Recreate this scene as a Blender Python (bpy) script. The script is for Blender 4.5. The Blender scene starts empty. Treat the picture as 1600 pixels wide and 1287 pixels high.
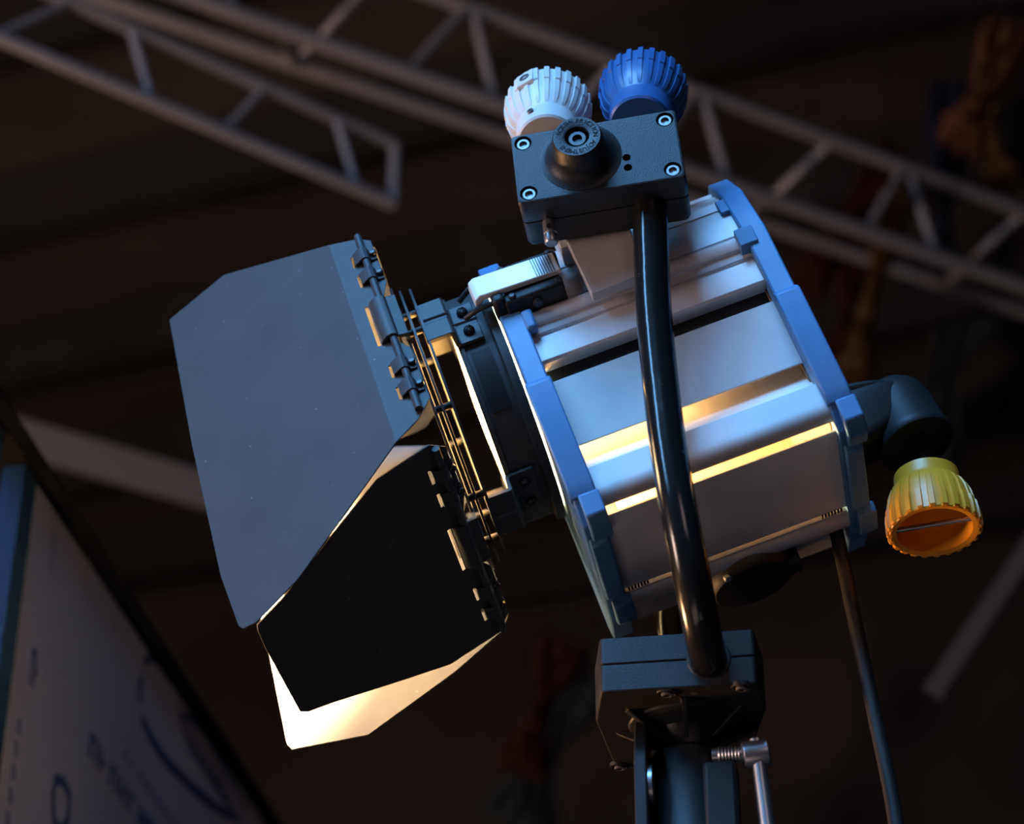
import bpy, bmesh, math, random
from mathutils import Vector, Matrix, Euler
random.seed(7)
R = math.radians
sc = bpy.context.scene
col = sc.collection

# ------------------------------------------------------------------ camera, world, lights, exposure
CAM_H = 1.35
cam_d = bpy.data.cameras.new('camera')
cam = bpy.data.objects.new('camera', cam_d); col.objects.link(cam)
cam_d.sensor_fit = 'HORIZONTAL'; cam_d.sensor_width = 36.0; cam_d.lens = 36.0 * 3300 / 1600
AX = Vector((0.988, 0.153, 0.0))              # camera right
AY = Vector((-0.076, 0.494, -0.866))          # camera down
AZ = Vector((-0.132, 0.856, 0.5))             # view direction
AX.normalize(); AZ = (AZ - AX * AZ.dot(AX)).normalized(); AY = AZ.cross(AX).normalized()
cm = Matrix.Identity(4)
for i in range(3):
    cm[i][0] = AX[i]; cm[i][1] = -AY[i]; cm[i][2] = -AZ[i]
cm.translation = Vector((0, 0, CAM_H))
cam.matrix_world = cm
cam_d.clip_start = 0.05; cam_d.clip_end = 60
cam_d.dof.use_dof = True; cam_d.dof.focus_distance = 2.2; cam_d.dof.aperture_fstop = 3.3
sc.camera = cam

world = bpy.data.worlds.new('hall_air'); sc.world = world; world.use_nodes = True
bg = world.node_tree.nodes['Background']
bg.inputs[0].default_value = (0.9, 0.75, 0.68, 1); bg.inputs[1].default_value = 0.009

def area_light(name, loc, target, size, power, colour, sy=None):
    d = bpy.data.lights.new(name, 'AREA'); o = bpy.data.objects.new(name, d); col.objects.link(o)
    d.shape = 'RECTANGLE'; d.size = size; d.size_y = sy or size; d.energy = power; d.color = colour
    o.location = loc
    o.rotation_euler = (Vector(target) - Vector(loc)).to_track_quat('-Z', 'Y').to_euler()
    return o
HO = Vector((-0.2229, 1.8674, 1.0426 + CAM_H))   # the lamp's reference point in the hall
bl = area_light('blue_stage_light', (-1.35, -0.85, 5.9), HO, 2.6, 98, (0.17, 0.49, 1.0), 2.2); bl.data.spread = R(85)
sl = area_light('blue_side_light', (-3.5, -1.6, 5.0), HO + Vector((0, 0, -0.1)), 0.7, 30, (0.20, 0.52, 1.0), 1.8); sl.data.spread = R(100)
area_light('warm_work_light', (-5.2, 0.2, 1.9), (-0.9, 4.0, 4.2), 1.2, 140, (1.0, 0.70, 0.60))
area_light('panel_fill_light', (1.2, -2.2, 3.0), HO + Vector((-0.6, 1.0, 0)), 1.0, 8, (1.0, 0.74, 0.74))  # added fill lamp that lifts the printed panel and the front faces
area_light('warm_floor_bounce', (-0.7, 0.9, 0.25), HO + Vector((0.05, 0.1, 0)), 1.2, 2.6, (1.0, 0.74, 0.64), 0.6)
fl = area_light('warm_left_bounce', (-4.4, 3.4, 1.0), HO + Vector((0.1, 0.1, -0.25)), 0.7, 16, (1.0, 0.50, 0.22)); fl.data.spread = R(45)  # added lamp, stands in for beam light bounced back from the left

sc.view_settings.view_transform = 'Standard'; sc.view_settings.look = 'None'
sc.view_settings.gamma = 1.0; sc.view_settings.use_curve_mapping = False
sc.view_settings.exposure = 0.0

# ------------------------------------------------------------------ frames
TILT = R(18.375)
M_W = Matrix.Translation(HO)                                            # upright frame of the yoke
M_H = Matrix.Translation(HO) @ Matrix.Rotation(-TILT, 4, 'Y')            # frame of the tilted lamp head
ex = Vector((1, 0, 0)); ey = Vector((0, 1, 0)); ez = Vector((0, 0, 1))

# ------------------------------------------------------------------ materials
MATS = {}
def mat(name, colour, rough=0.5, metal=0.0, bump=0.0, bscale=400.0, var=0.0, vscale=20.0, spec=0.5, emit=None, estr=0.0, wear=None, wscale=60, specks=None, coat=0.0, bdist=0.0006):
    m = bpy.data.materials.new(name); m.use_nodes = True
    nt = m.node_tree; b = nt.nodes['Principled BSDF']
    b.inputs['Base Color'].default_value = (*colour, 1); b.inputs['Roughness'].default_value = rough
    b.inputs['Metallic'].default_value = metal; b.inputs['Specular IOR Level'].default_value = spec
    b.inputs['Coat Weight'].default_value = coat
    tc = nt.nodes.new('ShaderNodeTexCoord')
    last = None
    if var > 0:
        n = nt.nodes.new('ShaderNodeTexNoise'); n.inputs['Scale'].default_value = vscale; n.inputs['Detail'].default_value = 5
        nt.links.new(tc.outputs['Object'], n.inputs['Vector'])
        r = nt.nodes.new('ShaderNodeValToRGB')
        r.color_ramp.elements[0].position = 0.3; r.color_ramp.elements[1].position = 0.7
        r.color_ramp.elements[0].color = (*[c * (1 - var) for c in colour], 1)
        r.color_ramp.elements[1].color = (*[min(1, c * (1 + var)) for c in colour], 1)
        nt.links.new(n.outputs['Fac'], r.inputs[0]); last = r.outputs[0]
    if wear:
        n = nt.nodes.new('ShaderNodeTexNoise'); n.inputs['Scale'].default_value = wscale; n.inputs['Detail'].default_value = 8; n.inputs['Roughness'].default_value = 0.65
        nt.links.new(tc.outputs['Object'], n.inputs['Vector'])
        r = nt.nodes.new('ShaderNodeValToRGB'); r.color_ramp.elements[0].position = wear[1]; r.color_ramp.elements[1].position = wear[1] + 0.03
        r.color_ramp.elements[0].color = (0, 0, 0, 1); r.color_ramp.elements[1].color = (wear[2], wear[2], wear[2], 1)
        nt.links.new(n.outputs['Fac'], r.inputs[0])
        mx = nt.nodes.new('ShaderNodeMix'); mx.data_type = 'RGBA'
        nt.links.new(r.outputs[0], mx.inputs['Factor'])
        if last: nt.links.new(last, mx.inputs['A'])
        else: mx.inputs['A'].default_value = (*colour, 1)
        mx.inputs['B'].default_value = (*wear[0], 1)
        last = mx.outputs['Result']
    if specks:                                            # dust and nicks
        n = nt.nodes.new('ShaderNodeTexVoronoi'); n.inputs['Scale'].default_value = specks[1]
        nt.links.new(tc.outputs['Object'], n.inputs['Vector'])
        r = nt.nodes.new('ShaderNodeValToRGB'); r.color_ramp.elements[0].position = 0.0; r.color_ramp.elements[1].position = specks[2]
        r.color_ramp.elements[0].color = (specks[3],) * 3 + (1,); r.color_ramp.elements[1].color = (0, 0, 0, 1)
        nt.links.new(n.outputs['Distance'], r.inputs[0])
        mx = nt.nodes.new('ShaderNodeMix'); mx.data_type = 'RGBA'
        nt.links.new(r.outputs[0], mx.inputs['Factor'])
        if last: nt.links.new(last, mx.inputs['A'])
        else: mx.inputs['A'].default_value = (*colour, 1)
        mx.inputs['B'].default_value = (*specks[0], 1)
        last = mx.outputs['Result']
    if last: nt.links.new(last, b.inputs['Base Color'])
    if bump > 0:
        n = nt.nodes.new('ShaderNodeTexNoise'); n.inputs['Scale'].default_value = bscale; n.inputs['Detail'].default_value = 3
        nt.links.new(tc.outputs['Object'], n.inputs['Vector'])
        bp = nt.nodes.new('ShaderNodeBump'); bp.inputs['Strength'].default_value = bump; bp.inputs['Distance'].default_value = bdist
        nt.links.new(n.outputs['Fac'], bp.inputs['Height']); nt.links.new(bp.outputs[0], b.inputs['Normal'])
    if emit:
        b.inputs['Emission Color'].default_value = (*emit, 1); b.inputs['Emission Strength'].default_value = estr
    MATS[name] = m
    return m
mat('black_cast', (0.0135, 0.014, 0.0155), 0.42, 0, 0.55, 620, 0.75, 620, spec=0.36, bdist=0.0005)
mat('black_smooth', (0.013, 0.013, 0.014), 0.5, 0, 0.08, 500, 0.1, 40, spec=0.28)
mat('black_gloss', (0.010, 0.0095, 0.009), 0.17, 0, 0.35, 45, wear=((0.22, 0.22, 0.23), 0.66, 0.5), wscale=60, spec=0.5, coat=0.0, bdist=0.001)
mat('black_paint', (0.030, 0.032, 0.036), 0.55, 0, 0.12, 700, 0.12, 30)
mat('leaf_paint', (0.040, 0.041, 0.045), 0.62, 0, 0.10, 600, 0.12, 14, wear=((0.16, 0.16, 0.17), 0.685, 0.45), wscale=30, specks=((0.34, 0.33, 0.33), 48, 0.075, 0.7))
mat('aluminium', (0.64, 0.63, 0.64), 0.5, 0.2, 0.04, 300, 0.05, 30, wear=((0.20, 0.18, 0.15), 0.71, 0.7), wscale=60)
mat('aluminium_plain', (0.46, 0.45, 0.45), 0.55, 0.15, 0.03, 300, 0.06, 25, wear=((0.20, 0.18, 0.15), 0.72, 0.6), wscale=80)
mat('aluminium_bright', (0.75, 0.74, 0.74), 0.36, 0.45, 0.02, 200)
mat('inner_reflector', (0.74, 0.72, 0.68), 0.5, 0.2)
mat('blue_paint', (0.075, 0.205, 0.40), 0.5, 0, 0.25, 500, 0.06, 40, wear=((0.02, 0.025, 0.03), 0.69, 0.8), wscale=48)
mat('white_plastic', (0.64, 0.62, 0.60), 0.42, 0, 0.06, 300, 0.04, 60)
mat('blue_plastic', (0.028, 0.108, 0.29), 0.36, 0, 0.06, 300)
mat('yellow_plastic', (0.80, 0.34, 0.022), 0.38, 0, 0.06, 300, 0.06, 50)
mat('steel', (0.42, 0.42, 0.44), 0.36, 0.9, 0.05, 400)
mat('zinc_screw', (0.20, 0.20, 0.21), 0.38, 0.85)
mat('dark_zinc', (0.07, 0.07, 0.075), 0.45, 0.8)
mat('aluminium_satin', (0.80, 0.77, 0.77), 0.5, 0.1, 0.03, 300, 0.05, 18)
mat('rail_metal', (0.80, 0.77, 0.74), 0.3, 0.5, 0.02, 200)
mat('damper_brown', (0.17, 0.12, 0.08), 0.8)  # dark brown for the sheets added to cut light bounce inside
mat('black_screw', (0.02, 0.02, 0.022), 0.35, 0.3)
mat('dark_hole', (0.004, 0.004, 0.004), 0.9)
mat('rubber', (0.020, 0.020, 0.021), 0.5, 0, 0.1, 300)
mat('lever_silver', (0.80, 0.81, 0.82), 0.4, 0.25, 0.03, 300)
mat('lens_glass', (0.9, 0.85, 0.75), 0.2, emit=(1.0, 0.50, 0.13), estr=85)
mat('bulb_glow', (1, 0.9, 0.7), 0.3, emit=(1.0, 0.62, 0.26), estr=1500)
mat('truss_alu', (0.52, 0.50, 0.50), 0.45, 0.3, 0.05, 60, 0.08, 6)
mat('hall_ceiling', (0.082, 0.066, 0.060), 0.9, 0, 0.1, 5, 0.35, 0.9)
mat('hall_wall', (0.068, 0.056, 0.054), 0.9, 0, 0.1, 5, 0.4, 0.7)
mat('hall_floor', (0.035, 0.031, 0.029), 0.8, 0, 0.1, 5, 0.2, 2)
mat('dark_steel', (0.045, 0.042, 0.042), 0.7, 0.2, 0, 1, 0.2, 3)
mat('film_white', (0.78, 0.72, 0.80), 0.6, 0, 0.02, 20, 0.05, 3)
mat('dull_beam', (0.15, 0.145, 0.15), 0.8)
mat('film_print', (0.06, 0.11, 0.30), 0.6)
mat('board_edge', (0.012, 0.011, 0.011), 0.9, spec=0.05)
mat('blue_edge', (0.010, 0.030, 0.075), 0.7, spec=0.1)
mat('red_cloth', (0.075, 0.014, 0.010), 0.9, 0, 0, 1, 0.3, 2)
mat('rust_cloth', (0.15, 0.050, 0.024), 0.9, 0, 0, 1, 0.3, 2)
mat('ochre_cloth', (0.17, 0.085, 0.03), 0.9, 0, 0, 1, 0.3, 2)
mat('teal_cloth', (0.045, 0.06, 0.065), 0.9, 0, 0, 1, 0.3, 2)
mat('navy_cloth', (0.03, 0.035, 0.09), 0.9, 0, 0, 1, 0.3, 2)
mat('pine_batten', (0.060, 0.032, 0.020), 0.8, 0, 0, 1, 0.2, 4)

# ------------------------------------------------------------------ mesh builder
def orth(axis):
    axis = Vector(axis).normalized()
    a = Vector((0, 0, 1)) if abs(axis.z) < 0.9 else Vector((1, 0, 0))
    u = axis.cross(a).normalized(); v = axis.cross(u).normalized()
    return axis, u, v
class MB:
    def __init__(s): s.v = []; s.f = []
    def add(s, vs, fs):
        n = len(s.v); s.v += [Vector(p) for p in vs]; s.f += [[i + n for i in q] for q in fs]; return s
    def box(s, o, a, b, c, A, B, C):
        o = Vector(o)
        vs = [o + a * x + b * y + c * z for x in A for y in B for z in C]
        fs = [(0, 1, 3, 2), (4, 6, 7, 5), (0, 4, 5, 1), (2, 3, 7, 6), (0, 2, 6, 4), (1, 5, 7, 3)]
        return s.add(vs, fs)
    def loft(s, rings, caps=True, closed=False):
        n = len(rings[0]); vs = [p for r in rings for p in r]; fs = []
        m = len(rings)
        for k in range(m if closed else m - 1):
            k2 = (k + 1) % m
            for i in range(n):
                j = (i + 1) % n
                fs.append((k * n + i, k * n + j, k2 * n + j, k2 * n + i))
        if caps and not closed:
            fs.append(tuple(range(n - 1, -1, -1))); fs.append(tuple((m - 1) * n + i for i in range(n)))
        return s.add(vs, fs)
    def prism(s, loop, vec):
        vec = Vector(vec); a = [Vector(p) for p in loop]
        return s.loft([a, [p + vec for p in a]])
    def lathe(s, o, axis, prof, n=32, u=None):
        w, uu, vv = orth(axis)
        if u is not None:
            uu = (Vector(u) - w * Vector(u).dot(w)).normalized(); vv = w.cross(uu)
        o = Vector(o); rings = []
        for r, h in prof:
            rings.append([o + w * h + (uu * math.cos(2 * math.pi * k / n) + vv * math.sin(2 * math.pi * k / n)) * max(r, 1e-5) for k in range(n)])
        return s.loft(rings, caps=True)
    def cyl(s, p0, p1, r, n=20, r1=None):
        p0 = Vector(p0); p1 = Vector(p1); L = (p1 - p0).length
        return s.lathe(p0, p1 - p0, [(r, 0), (r if r1 is None else r1, L)], n)
    def tube(s, path, r, n=16, sub=6):
        P = [Vector(p) for p in path]
        if sub > 1 and len(P) > 2:
            Q = []
            for i in range(len(P) - 1):
                p0 = P[max(i - 1, 0)]; p1 = P[i]; p2 = P[i + 1]; p3 = P[min(i + 2, len(P) - 1)]
                for k in range(sub):
                    t = k / sub
                    Q.append(0.5 * ((2 * p1) + (p2 - p0) * t + (2 * p0 - 5 * p1 + 4 * p2 - p3) * t * t + (3 * p1 - p0 - 3 * p2 + p3) * t ** 3))
            Q.append(P[-1]); P = Q
        rings = []; up = None
        for i, p in enumerate(P):
            d = (P[min(i + 1, len(P) - 1)] - P[max(i - 1, 0)]).normalized()
            if up is None: up = orth(d)[1]
            up = (up - d * up.dot(d)).normalized(); v = d.cross(up)
            rr = r[i] if isinstance(r, list) else r
            rings.append([p + (up * math.cos(2 * math.pi * k / n) + v * math.sin(2 * math.pi * k / n)) * rr for k in range(n)])
        return s.loft(rings)
    def build(s, name, m, parent=None, M=None, bevel=0.0, seg=2, ang=35, smooth=True, label=None, kind=None):
        me = bpy.data.meshes.new(name)
        me.from_pydata([tuple(p) for p in s.v], [], s.f)
        bm = bmesh.new(); bm.from_mesh(me); bmesh.ops.recalc_face_normals(bm, faces=bm.faces); bm.to_mesh(me); bm.free()
        me.materials.append(MATS[m])
        o = bpy.data.objects.new(name, me); col.objects.link(o)
        place(o, parent, M)
        if smooth:
            me.shade_smooth(); me.set_sharp_from_angle(angle=R(ang))
        if bevel > 0:
            b = o.modifiers.new('edge', 'BEVEL'); b.width = bevel; b.segments = seg; b.limit_method = 'ANGLE'; b.angle_limit = R(40); b.harden_normals = False
        if label: o['label'] = label
        if kind: o['kind'] = kind
        return o
WORLD_OF = {}
def place(o, parent, M):
    M = M if M is not None else Matrix.Identity(4)
    WORLD_OF[o.name] = M.copy()
    if parent is not None:
        o.parent = parent
        o.matrix_basis = WORLD_OF[parent.name].inverted() @ M
    else:
        o.matrix_basis = M
def thing(name, label, cat, loc, group=None):
    o = bpy.data.objects.new(name, None); col.objects.link(o); o.empty_display_size = 0.1
    place(o, None, Matrix.Translation(Vector(loc)))
    o['label'] = label; o['category'] = cat
    if group: o['group'] = group
    return o
def linked(o, parent, M):
    c = o.copy(); col.objects.link(c); c.parent = None; place(c, parent, M); return c
def frame(o, a, b, c):
    m = Matrix.Identity(4)
    for i in range(3):
        m[i][0] = a[i]; m[i][1] = b[i]; m[i][2] = c[i]
    m.translation = Vector(o); return m
def rounded(poly, r, n=4):
    out = []
    L = len(poly)
    for i in range(L):
        p = Vector(poly[i]); a = Vector(poly[i - 1]); b = Vector(poly[(i + 1) % L])
        da = (a - p); db = (b - p); rr = min(r, da.length * 0.45, db.length * 0.45)
        p0 = p + da.normalized() * rr; p1 = p + db.normalized() * rr
        for k in range(n + 1):
            t = k / n
            out.append(p0 * (1 - t) ** 2 + p * 2 * t * (1 - t) + p1 * t * t)
    return out

def carve(o, mbs):
    """cut recesses into a part for good"""
    cme = bpy.data.meshes.new('cut'); cb = MB()
    for c in mbs: cb.add(c.v, c.f)
    cme.from_pydata([tuple(p) for p in cb.v], [], cb.f)
    b2 = bmesh.new(); b2.from_mesh(cme); bmesh.ops.recalc_face_normals(b2, faces=b2.faces); b2.to_mesh(cme); b2.free()
    co = bpy.data.objects.new('cut', cme); col.objects.link(co); co.matrix_basis = WORLD_OF[o.name]
    bo = o.modifiers.new('recess', 'BOOLEAN'); bo.operation = 'DIFFERENCE'; bo.object = co; bo.solver = 'EXACT'
    bpy.context.view_layer.update()
    dg = bpy.context.evaluated_depsgraph_get()
    nm = bpy.data.meshes.new_from_object(o.evaluated_get(dg)); old = o.data
    o.modifiers.clear(); o.data = nm; nm.name = old.name
    bpy.data.objects.remove(co); bpy.data.meshes.remove(old)
    nm.shade_smooth(); nm.set_sharp_from_angle(angle=R(35))

# ------------------------------------------------------------------ the hall
def struct(mb, name, m):
    o = mb.build(name, m, smooth=False); o['kind'] = 'structure'; return o
FX0, FX1, FY0, FY1, CZ = -9.0, 9.0, -5.0, 12.0, 7.2
struct(MB().box((0, 0, 0), ex, ey, ez, (FX0, FX1), (FY0, FY1), (-0.1, 0)), 'floor', 'hall_floor')
struct(MB().box((0, 0, 0), ex, ey, ez, (FX0 - .2, FX1 + .2), (FY0, FY1 + .2), (CZ, CZ + 0.1)), 'ceiling', 'hall_ceiling')
struct(MB().box((0, 0, 0), ex, ey, ez, (FX0, FX1), (FY1, FY1 + 0.15), (0, CZ)), 'wall_back', 'hall_wall')
struct(MB().box((0, 0, 0), ex, ey, ez, (FX0 - 0.15, FX0), (FY0, FY1), (0, CZ)), 'wall_left', 'hall_wall')
struct(MB().box((0, 0, 0), ex, ey, ez, (FX1, FX1 + 0.15), (FY0, FY1), (0, CZ)), 'wall_right', 'hall_wall')

# ------------------------------------------------------------------ trusses under the ceiling
CO = Vector((0, 0, CAM_H))
def truss(name, label, P, Q, h, back, r_ch, r_br, s0, s1, fronts, dims, ends=()):
    P = Vector(P) + CO; Q = Vector(Q) + CO
    D = (Q - P).normalized(); nb = Vector((-D.y, D.x, 0))
    if nb.y < 0: nb = -nb
    t = thing(name, label, 'truss', P)
    def lo(s): return P + D * s
    def hi(s): return P + D * s + ez * h
    def bk(s): return P + D * s + nb * back + ez * (h * 0.55)
    MB().cyl(lo(s0), lo(s1), r_ch, 16).build('chord', 'truss_alu', t)
    MB().cyl(hi(s0), hi(s1), r_ch, 16).build('chord', 'truss_alu', t)
    if back: MB().cyl(bk(s0), bk(s1), r_ch, 16).build('chord', 'truss_alu', t)
    for a, b in fronts: MB().cyl(hi(a), lo(b), r_br, 12).build('brace', 'truss_alu', t)
    for a, b in dims: MB().cyl(hi(a), bk(b), r_br, 12).build('brace', 'truss_alu', t); MB().cyl(bk(b), lo(b - .2), r_br, 12).build('brace', 'truss_alu', t)
    for s in ends: MB().cyl(hi(s), lo(s), r_ch * 0.9, 12).build('end_post', 'truss_alu', t)
    return t
fr = []; dm = []
for k in range(-1, 5):
    u = 0.06 + 0.862 * k
    fr += [(u, u - 0.20), (u + 0.02, u + 0.10)]; dm += [(u - 0.31, u - 0.42)]
truss('ceiling_truss', 'long grey aluminium truss running behind the white and blue knobs', (-1.63, 4.40, 4.02), (0.82, 6.36, 4.06), 0.34, 0.34, 0.026, 0.017, -0.9, 4.3, fr, dm)
truss('ceiling_truss', 'short grey aluminium truss with open end, upper left corner', (-1.98, 4.06, 3.62), (-1.13, 4.91, 3.61), 0.215, 0, 0.020, 0.014, -0.9, 1.225,
      [(0.352, 0.435), (1.02, 1.10), (0.78, 0.66), (0.17, -0.02), (-0.3, -0.2), (-0.45, -0.6)], [], (1.225,))

# dark rafters and roof sheets high above
raf = []
for k in range(9):
    y = 4.4 + k * 1.15
    MBb = MB().box((0, y, CZ - 0.18), Vector((1, -0.22, 0)).normalized(), Vector((0.22, 1, 0)).normalized(), ez, (-8.5, 8.5), (-0.05, 0.05), (-0.18, 0.14))
    o = MBb.build('trim_%d' % (k + 1), 'dark_steel', smooth=False); o['kind'] = 'structure'

# ------------------------------------------------------------------ printed wall panel at the left
BP = Vector((-1.151, 2.689, 1.527)) + CO; BD = Vector((-0.033, 0.999, 0)).normalized(); BN = BD.cross(ez).normalized()
if BN.x < 0: BN = -BN
board = thing('printed_panel', 'tall pale panel printed with blurred blue lettering, lower left', 'panel', Vector((BP.x, BP.y, 0)))
MB().box(BP, BD, BN, ez, (0, 3.0), (-0.02, 0.0), (-BP.z, -0.012)).build('panel_sheet', 'film_white', board)
MB().box(BP, BD, BN, ez, (-0.42, 3.0), (-0.035, 0.012), (-0.014, 0.026)).build('top_rail', 'board_edge', board)
MB().box(BP, BD, BN, ez, (-0.055, 0.0), (-0.03, 0.004), (-BP.z, -0.014)).build('edge_strip', 'blue_edge', board, label='blue vertical edge strip')
MB().box(BP, BD, BN, ez, (-0.205, -0.15), (-0.03, 0.004), (-BP.z, -0.014)).build('edge_strip', 'blue_edge', board, label='blue vertical edge strip')
def mark(path, r, name='printed_mark'):
    m = MB()
    pts = [Vector((a, 0, b)) for a, b in path]
    for i in range(len(pts) - 1):
        d = (pts[i + 1] - pts[i]); L = d.length; d.normalize(); n = Vector((-d.z, 0, d.x))
        def W3(p): return BP + BD * p.x + ez * p.z + BN * 0.001
        m.add([W3(pts[i] - d * r * .4 + n * r), W3(pts[i] - d * r * .4 - n * r), W3(pts[i + 1] + d * r * .4 - n * r), W3(pts[i + 1] + d * r * .4 + n * r)], [(0, 1, 2, 3)])
    m.build(name, 'film_print', board, smooth=False)
def blob(pts): 
    MB().add([BP + BD * a + ez * b + BN * 0.0012 for a, b in pts], [tuple(range(len(pts)))]).build('printed_mark', 'film_print', board, smooth=False)
def glyphs(s0, z0, s1, z1, n, h, wd):
    for k in range(n):                                    # a row of stencilled characters
        a = k / n; s_ = s0 + (s1 - s0) * a; z = z0 + (z1 - z0) * a; w = (s1 - s0) / n * wd
        st_ = w * 0.34
        blob([(s_, z), (s_ + st_, z), (s_ + st_, z - h), (s_, z - h)])
        if k % 3 != 1: blob([(s_ + w - st_, z), (s_ + w, z), (s_ + w, z - h), (s_ + w - st_, z - h)])
        blob([(s_ + st_, z - h * (.4 if k % 2 else 0)), (s_ + w - st_ * .6, z - h * (.4 if k % 2 else 0)), (s_ + w - st_ * .6, z - h * (.62 if k % 2 else .24)), (s_ + st_, z - h * (.62 if k % 2 else .24))])
glyphs(0.075, -0.252, 0.112, -0.250, 2, 0.060, 0.8)
glyphs(0.108, -0.045, 0.122, -0.044, 2, 0.075, 0.5)
for z in (-0.375, -0.41, -0.445, -0.48, -0.515): glyphs(0.050, z, 0.076, z, 2, 0.024, 0.75)
glyphs(0.375, -0.270, 0.90, -0.300, 9, 0.040, 0.85)
glyphs(0.56, -0.232, 0.98, -0.245, 10, 0.014, 0.6)
mark([(0.617, -0.075), (0.612, -0.100), (0.622, -0.118)], 0.012); mark([(0.628, -0.045), (0.65, -0.02), (0.69, -0.012)], 0.010)
mark([(0.643, -0.142), (0.70, -0.153), (0.77, -0.158), (0.84, -0.156), (0.908, -0.149), (1.0, -0.142), (1.092, -0.130), (1.18, -0.118), (1.252, -0.104), (1.33, -0.082)], 0.010)
for k in range(7): mark([(0.86 + k * .055, -0.030 - k * .002), (0.90 + k * .062, -0.060 - k * .003), (0.98 + k * .066, -0.086 + k * .0005)], 0.0055)
mark([(0.88, -.048), (0.93, -.025), (1.02, -.016), (1.15, -.020), (1.30, -.030), (1.42, -.045)], 0.007)
mark([(0.24, -0.400), (0.275, -0.392), (0.31, -0.402), (0.315, -0.44), (0.285, -0.468), (0.25, -0.46), (0.235, -0.43), (0.24, -0.400)], 0.009)

# ------------------------------------------------------------------ blurred things far behind
def bar(name, label, cat, a, b, w, m, dpt=None):
    a = Vector(a) + CO; b = Vector(b) + CO; d = (b - a).normalized(); s_ = d.cross(Vector((0.1, 1, 0.3))).normalized(); n = d.cross(s_)
    t = thing(name, label, cat, a)
    MB().box(a, d, s_, n, (0, (b - a).length), (-w / 2, w / 2), (-(dpt or w) / 2, (dpt or w) / 2)).build('bar', m, t, bevel=w * 0.08)
    MB().box(a, d, s_, n, (-0.01, 0.012), (-w * .55, w * .55), (-(dpt or w) * .55, (dpt or w) * .55)).build('end_cap', m, t)
    return t
bar('roof_beam', 'pale grey beam behind the top of the printed panel', 'beam', (-2.55, 5.62, 3.36), (-1.35, 6.20, 3.14), 0.12, 'dull_beam')
bar('wooden_batten', 'brown wooden batten slanting at the lower right edge', 'batten', (0.322, 5.553, 2.249), (0.78, 5.28, 2.78), 0.055, 'pine_batten')
def drape(name, label, pts, w, m):
    t = thing(name, label, 'fabric', Vector(pts[0]) + CO, 'coloured fabric strips hanging in the dark hall')
    n = 14; P = [Vector(p) + CO for p in pts]
    for q in range(2):
        vs = []; fs = []
        rows = []
        for i in range(13):
            s_ = i / 12 * (len(P) - 1); k = min(int(s_), len(P) - 2); f_ = s_ - k
            c = P[k].lerp(P[k + 1], f_); d = (P[k + 1] - P[k]).normalized(); sd = d.cross(Vector((0, 1, 0.3))).normalized()
            ww = w * (0.6 + 0.4 * math.sin(1 + i * .5 + q))
            rows.append([c + sd * (j / n - .5) * ww + Vector((0, 1, 0)) * 0.05 * math.sin(j * 1.4 + i * .3 + q * 2) + Vector((0, .08 * q, 0)) for j in range(n + 1)])
        for i in range(12):
            for j in range(n): fs.append((i * (n + 1) + j, i * (n + 1) + j + 1, (i + 1) * (n + 1) + j + 1, (i + 1) * (n + 1) + j))
        o = MB().add([p for r_ in rows for p in r_], fs).build('fold', m, t)
        so = o.modifiers.new('cloth', 'SOLIDIFY'); so.thickness = 0.01
    MB().cyl(P[0] + ey * .04, Vector((P[0].x, P[0].y + .04, CZ)), 0.003, 6).build('cord', 'dark_steel', t)
def cp(px, py, dist):
    r = AX * ((px - 800) / 3300) + AY * ((py - 643.5) / 3300) + AZ
    return tuple(r.normalized() * dist)
drape('hanging_fabric', 'rust red fabric strip hanging in the upper right corner', [cp(1575, 40, 7.0), cp(1535, 150, 7.0), cp(1500, 210, 7.0)], 0.16, 'rust_cloth')
drape('hanging_fabric', 'brown fabric strip below the rust red one, upper right', [cp(1525, 150, 7.8), cp(1545, 210, 7.8), cp(1565, 280, 7.8)], 0.13, 'ochre_cloth')
drape('hanging_fabric', 'dark red fabric strip crossing behind the truss at right', [cp(1400, 230, 8.4), cp(1330, 330, 8.4), cp(1260, 440, 8.4)], 0.14, 'red_cloth')
drape('hanging_fabric', 'ochre fabric strip hanging between truss and blue end cap', [cp(1400, 300, 7.4), cp(1370, 430, 7.4), cp(1330, 580, 7.4)], 0.11, 'ochre_cloth')
drape('hanging_fabric', 'red fabric strip close beside the blue rear end cap', [cp(1330, 360, 9.2), cp(1325, 480, 9.2), cp(1300, 600, 9.2)], 0.17, 'red_cloth')
drape('hanging_fabric', 'dark teal fabric hanging below the truss, right edge', [cp(1540, 400, 10.6), cp(1480, 560, 10.6), cp(1420, 700, 10.6)], 0.5, 'teal_cloth')
drape('hanging_fabric', 'navy fabric strip behind the truss, right', [cp(1490, 130, 8.9), cp(1480, 300, 8.9), cp(1450, 440, 8.9)], 0.22, 'navy_cloth')
drape('hanging_fabric', 'dim red fabric strip under the barn doors', [cp(880, 1000, 8.2), cp(850, 1090, 8.2), cp(810, 1200, 8.2)], 0.20, 'red_cloth')
drape('hanging_fabric', 'dim teal fabric strip left of the stand', [cp(900, 1040, 9.4), cp(860, 1160, 9.4), cp(800, 1290, 9.4)], 0.35, 'teal_cloth')

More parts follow.
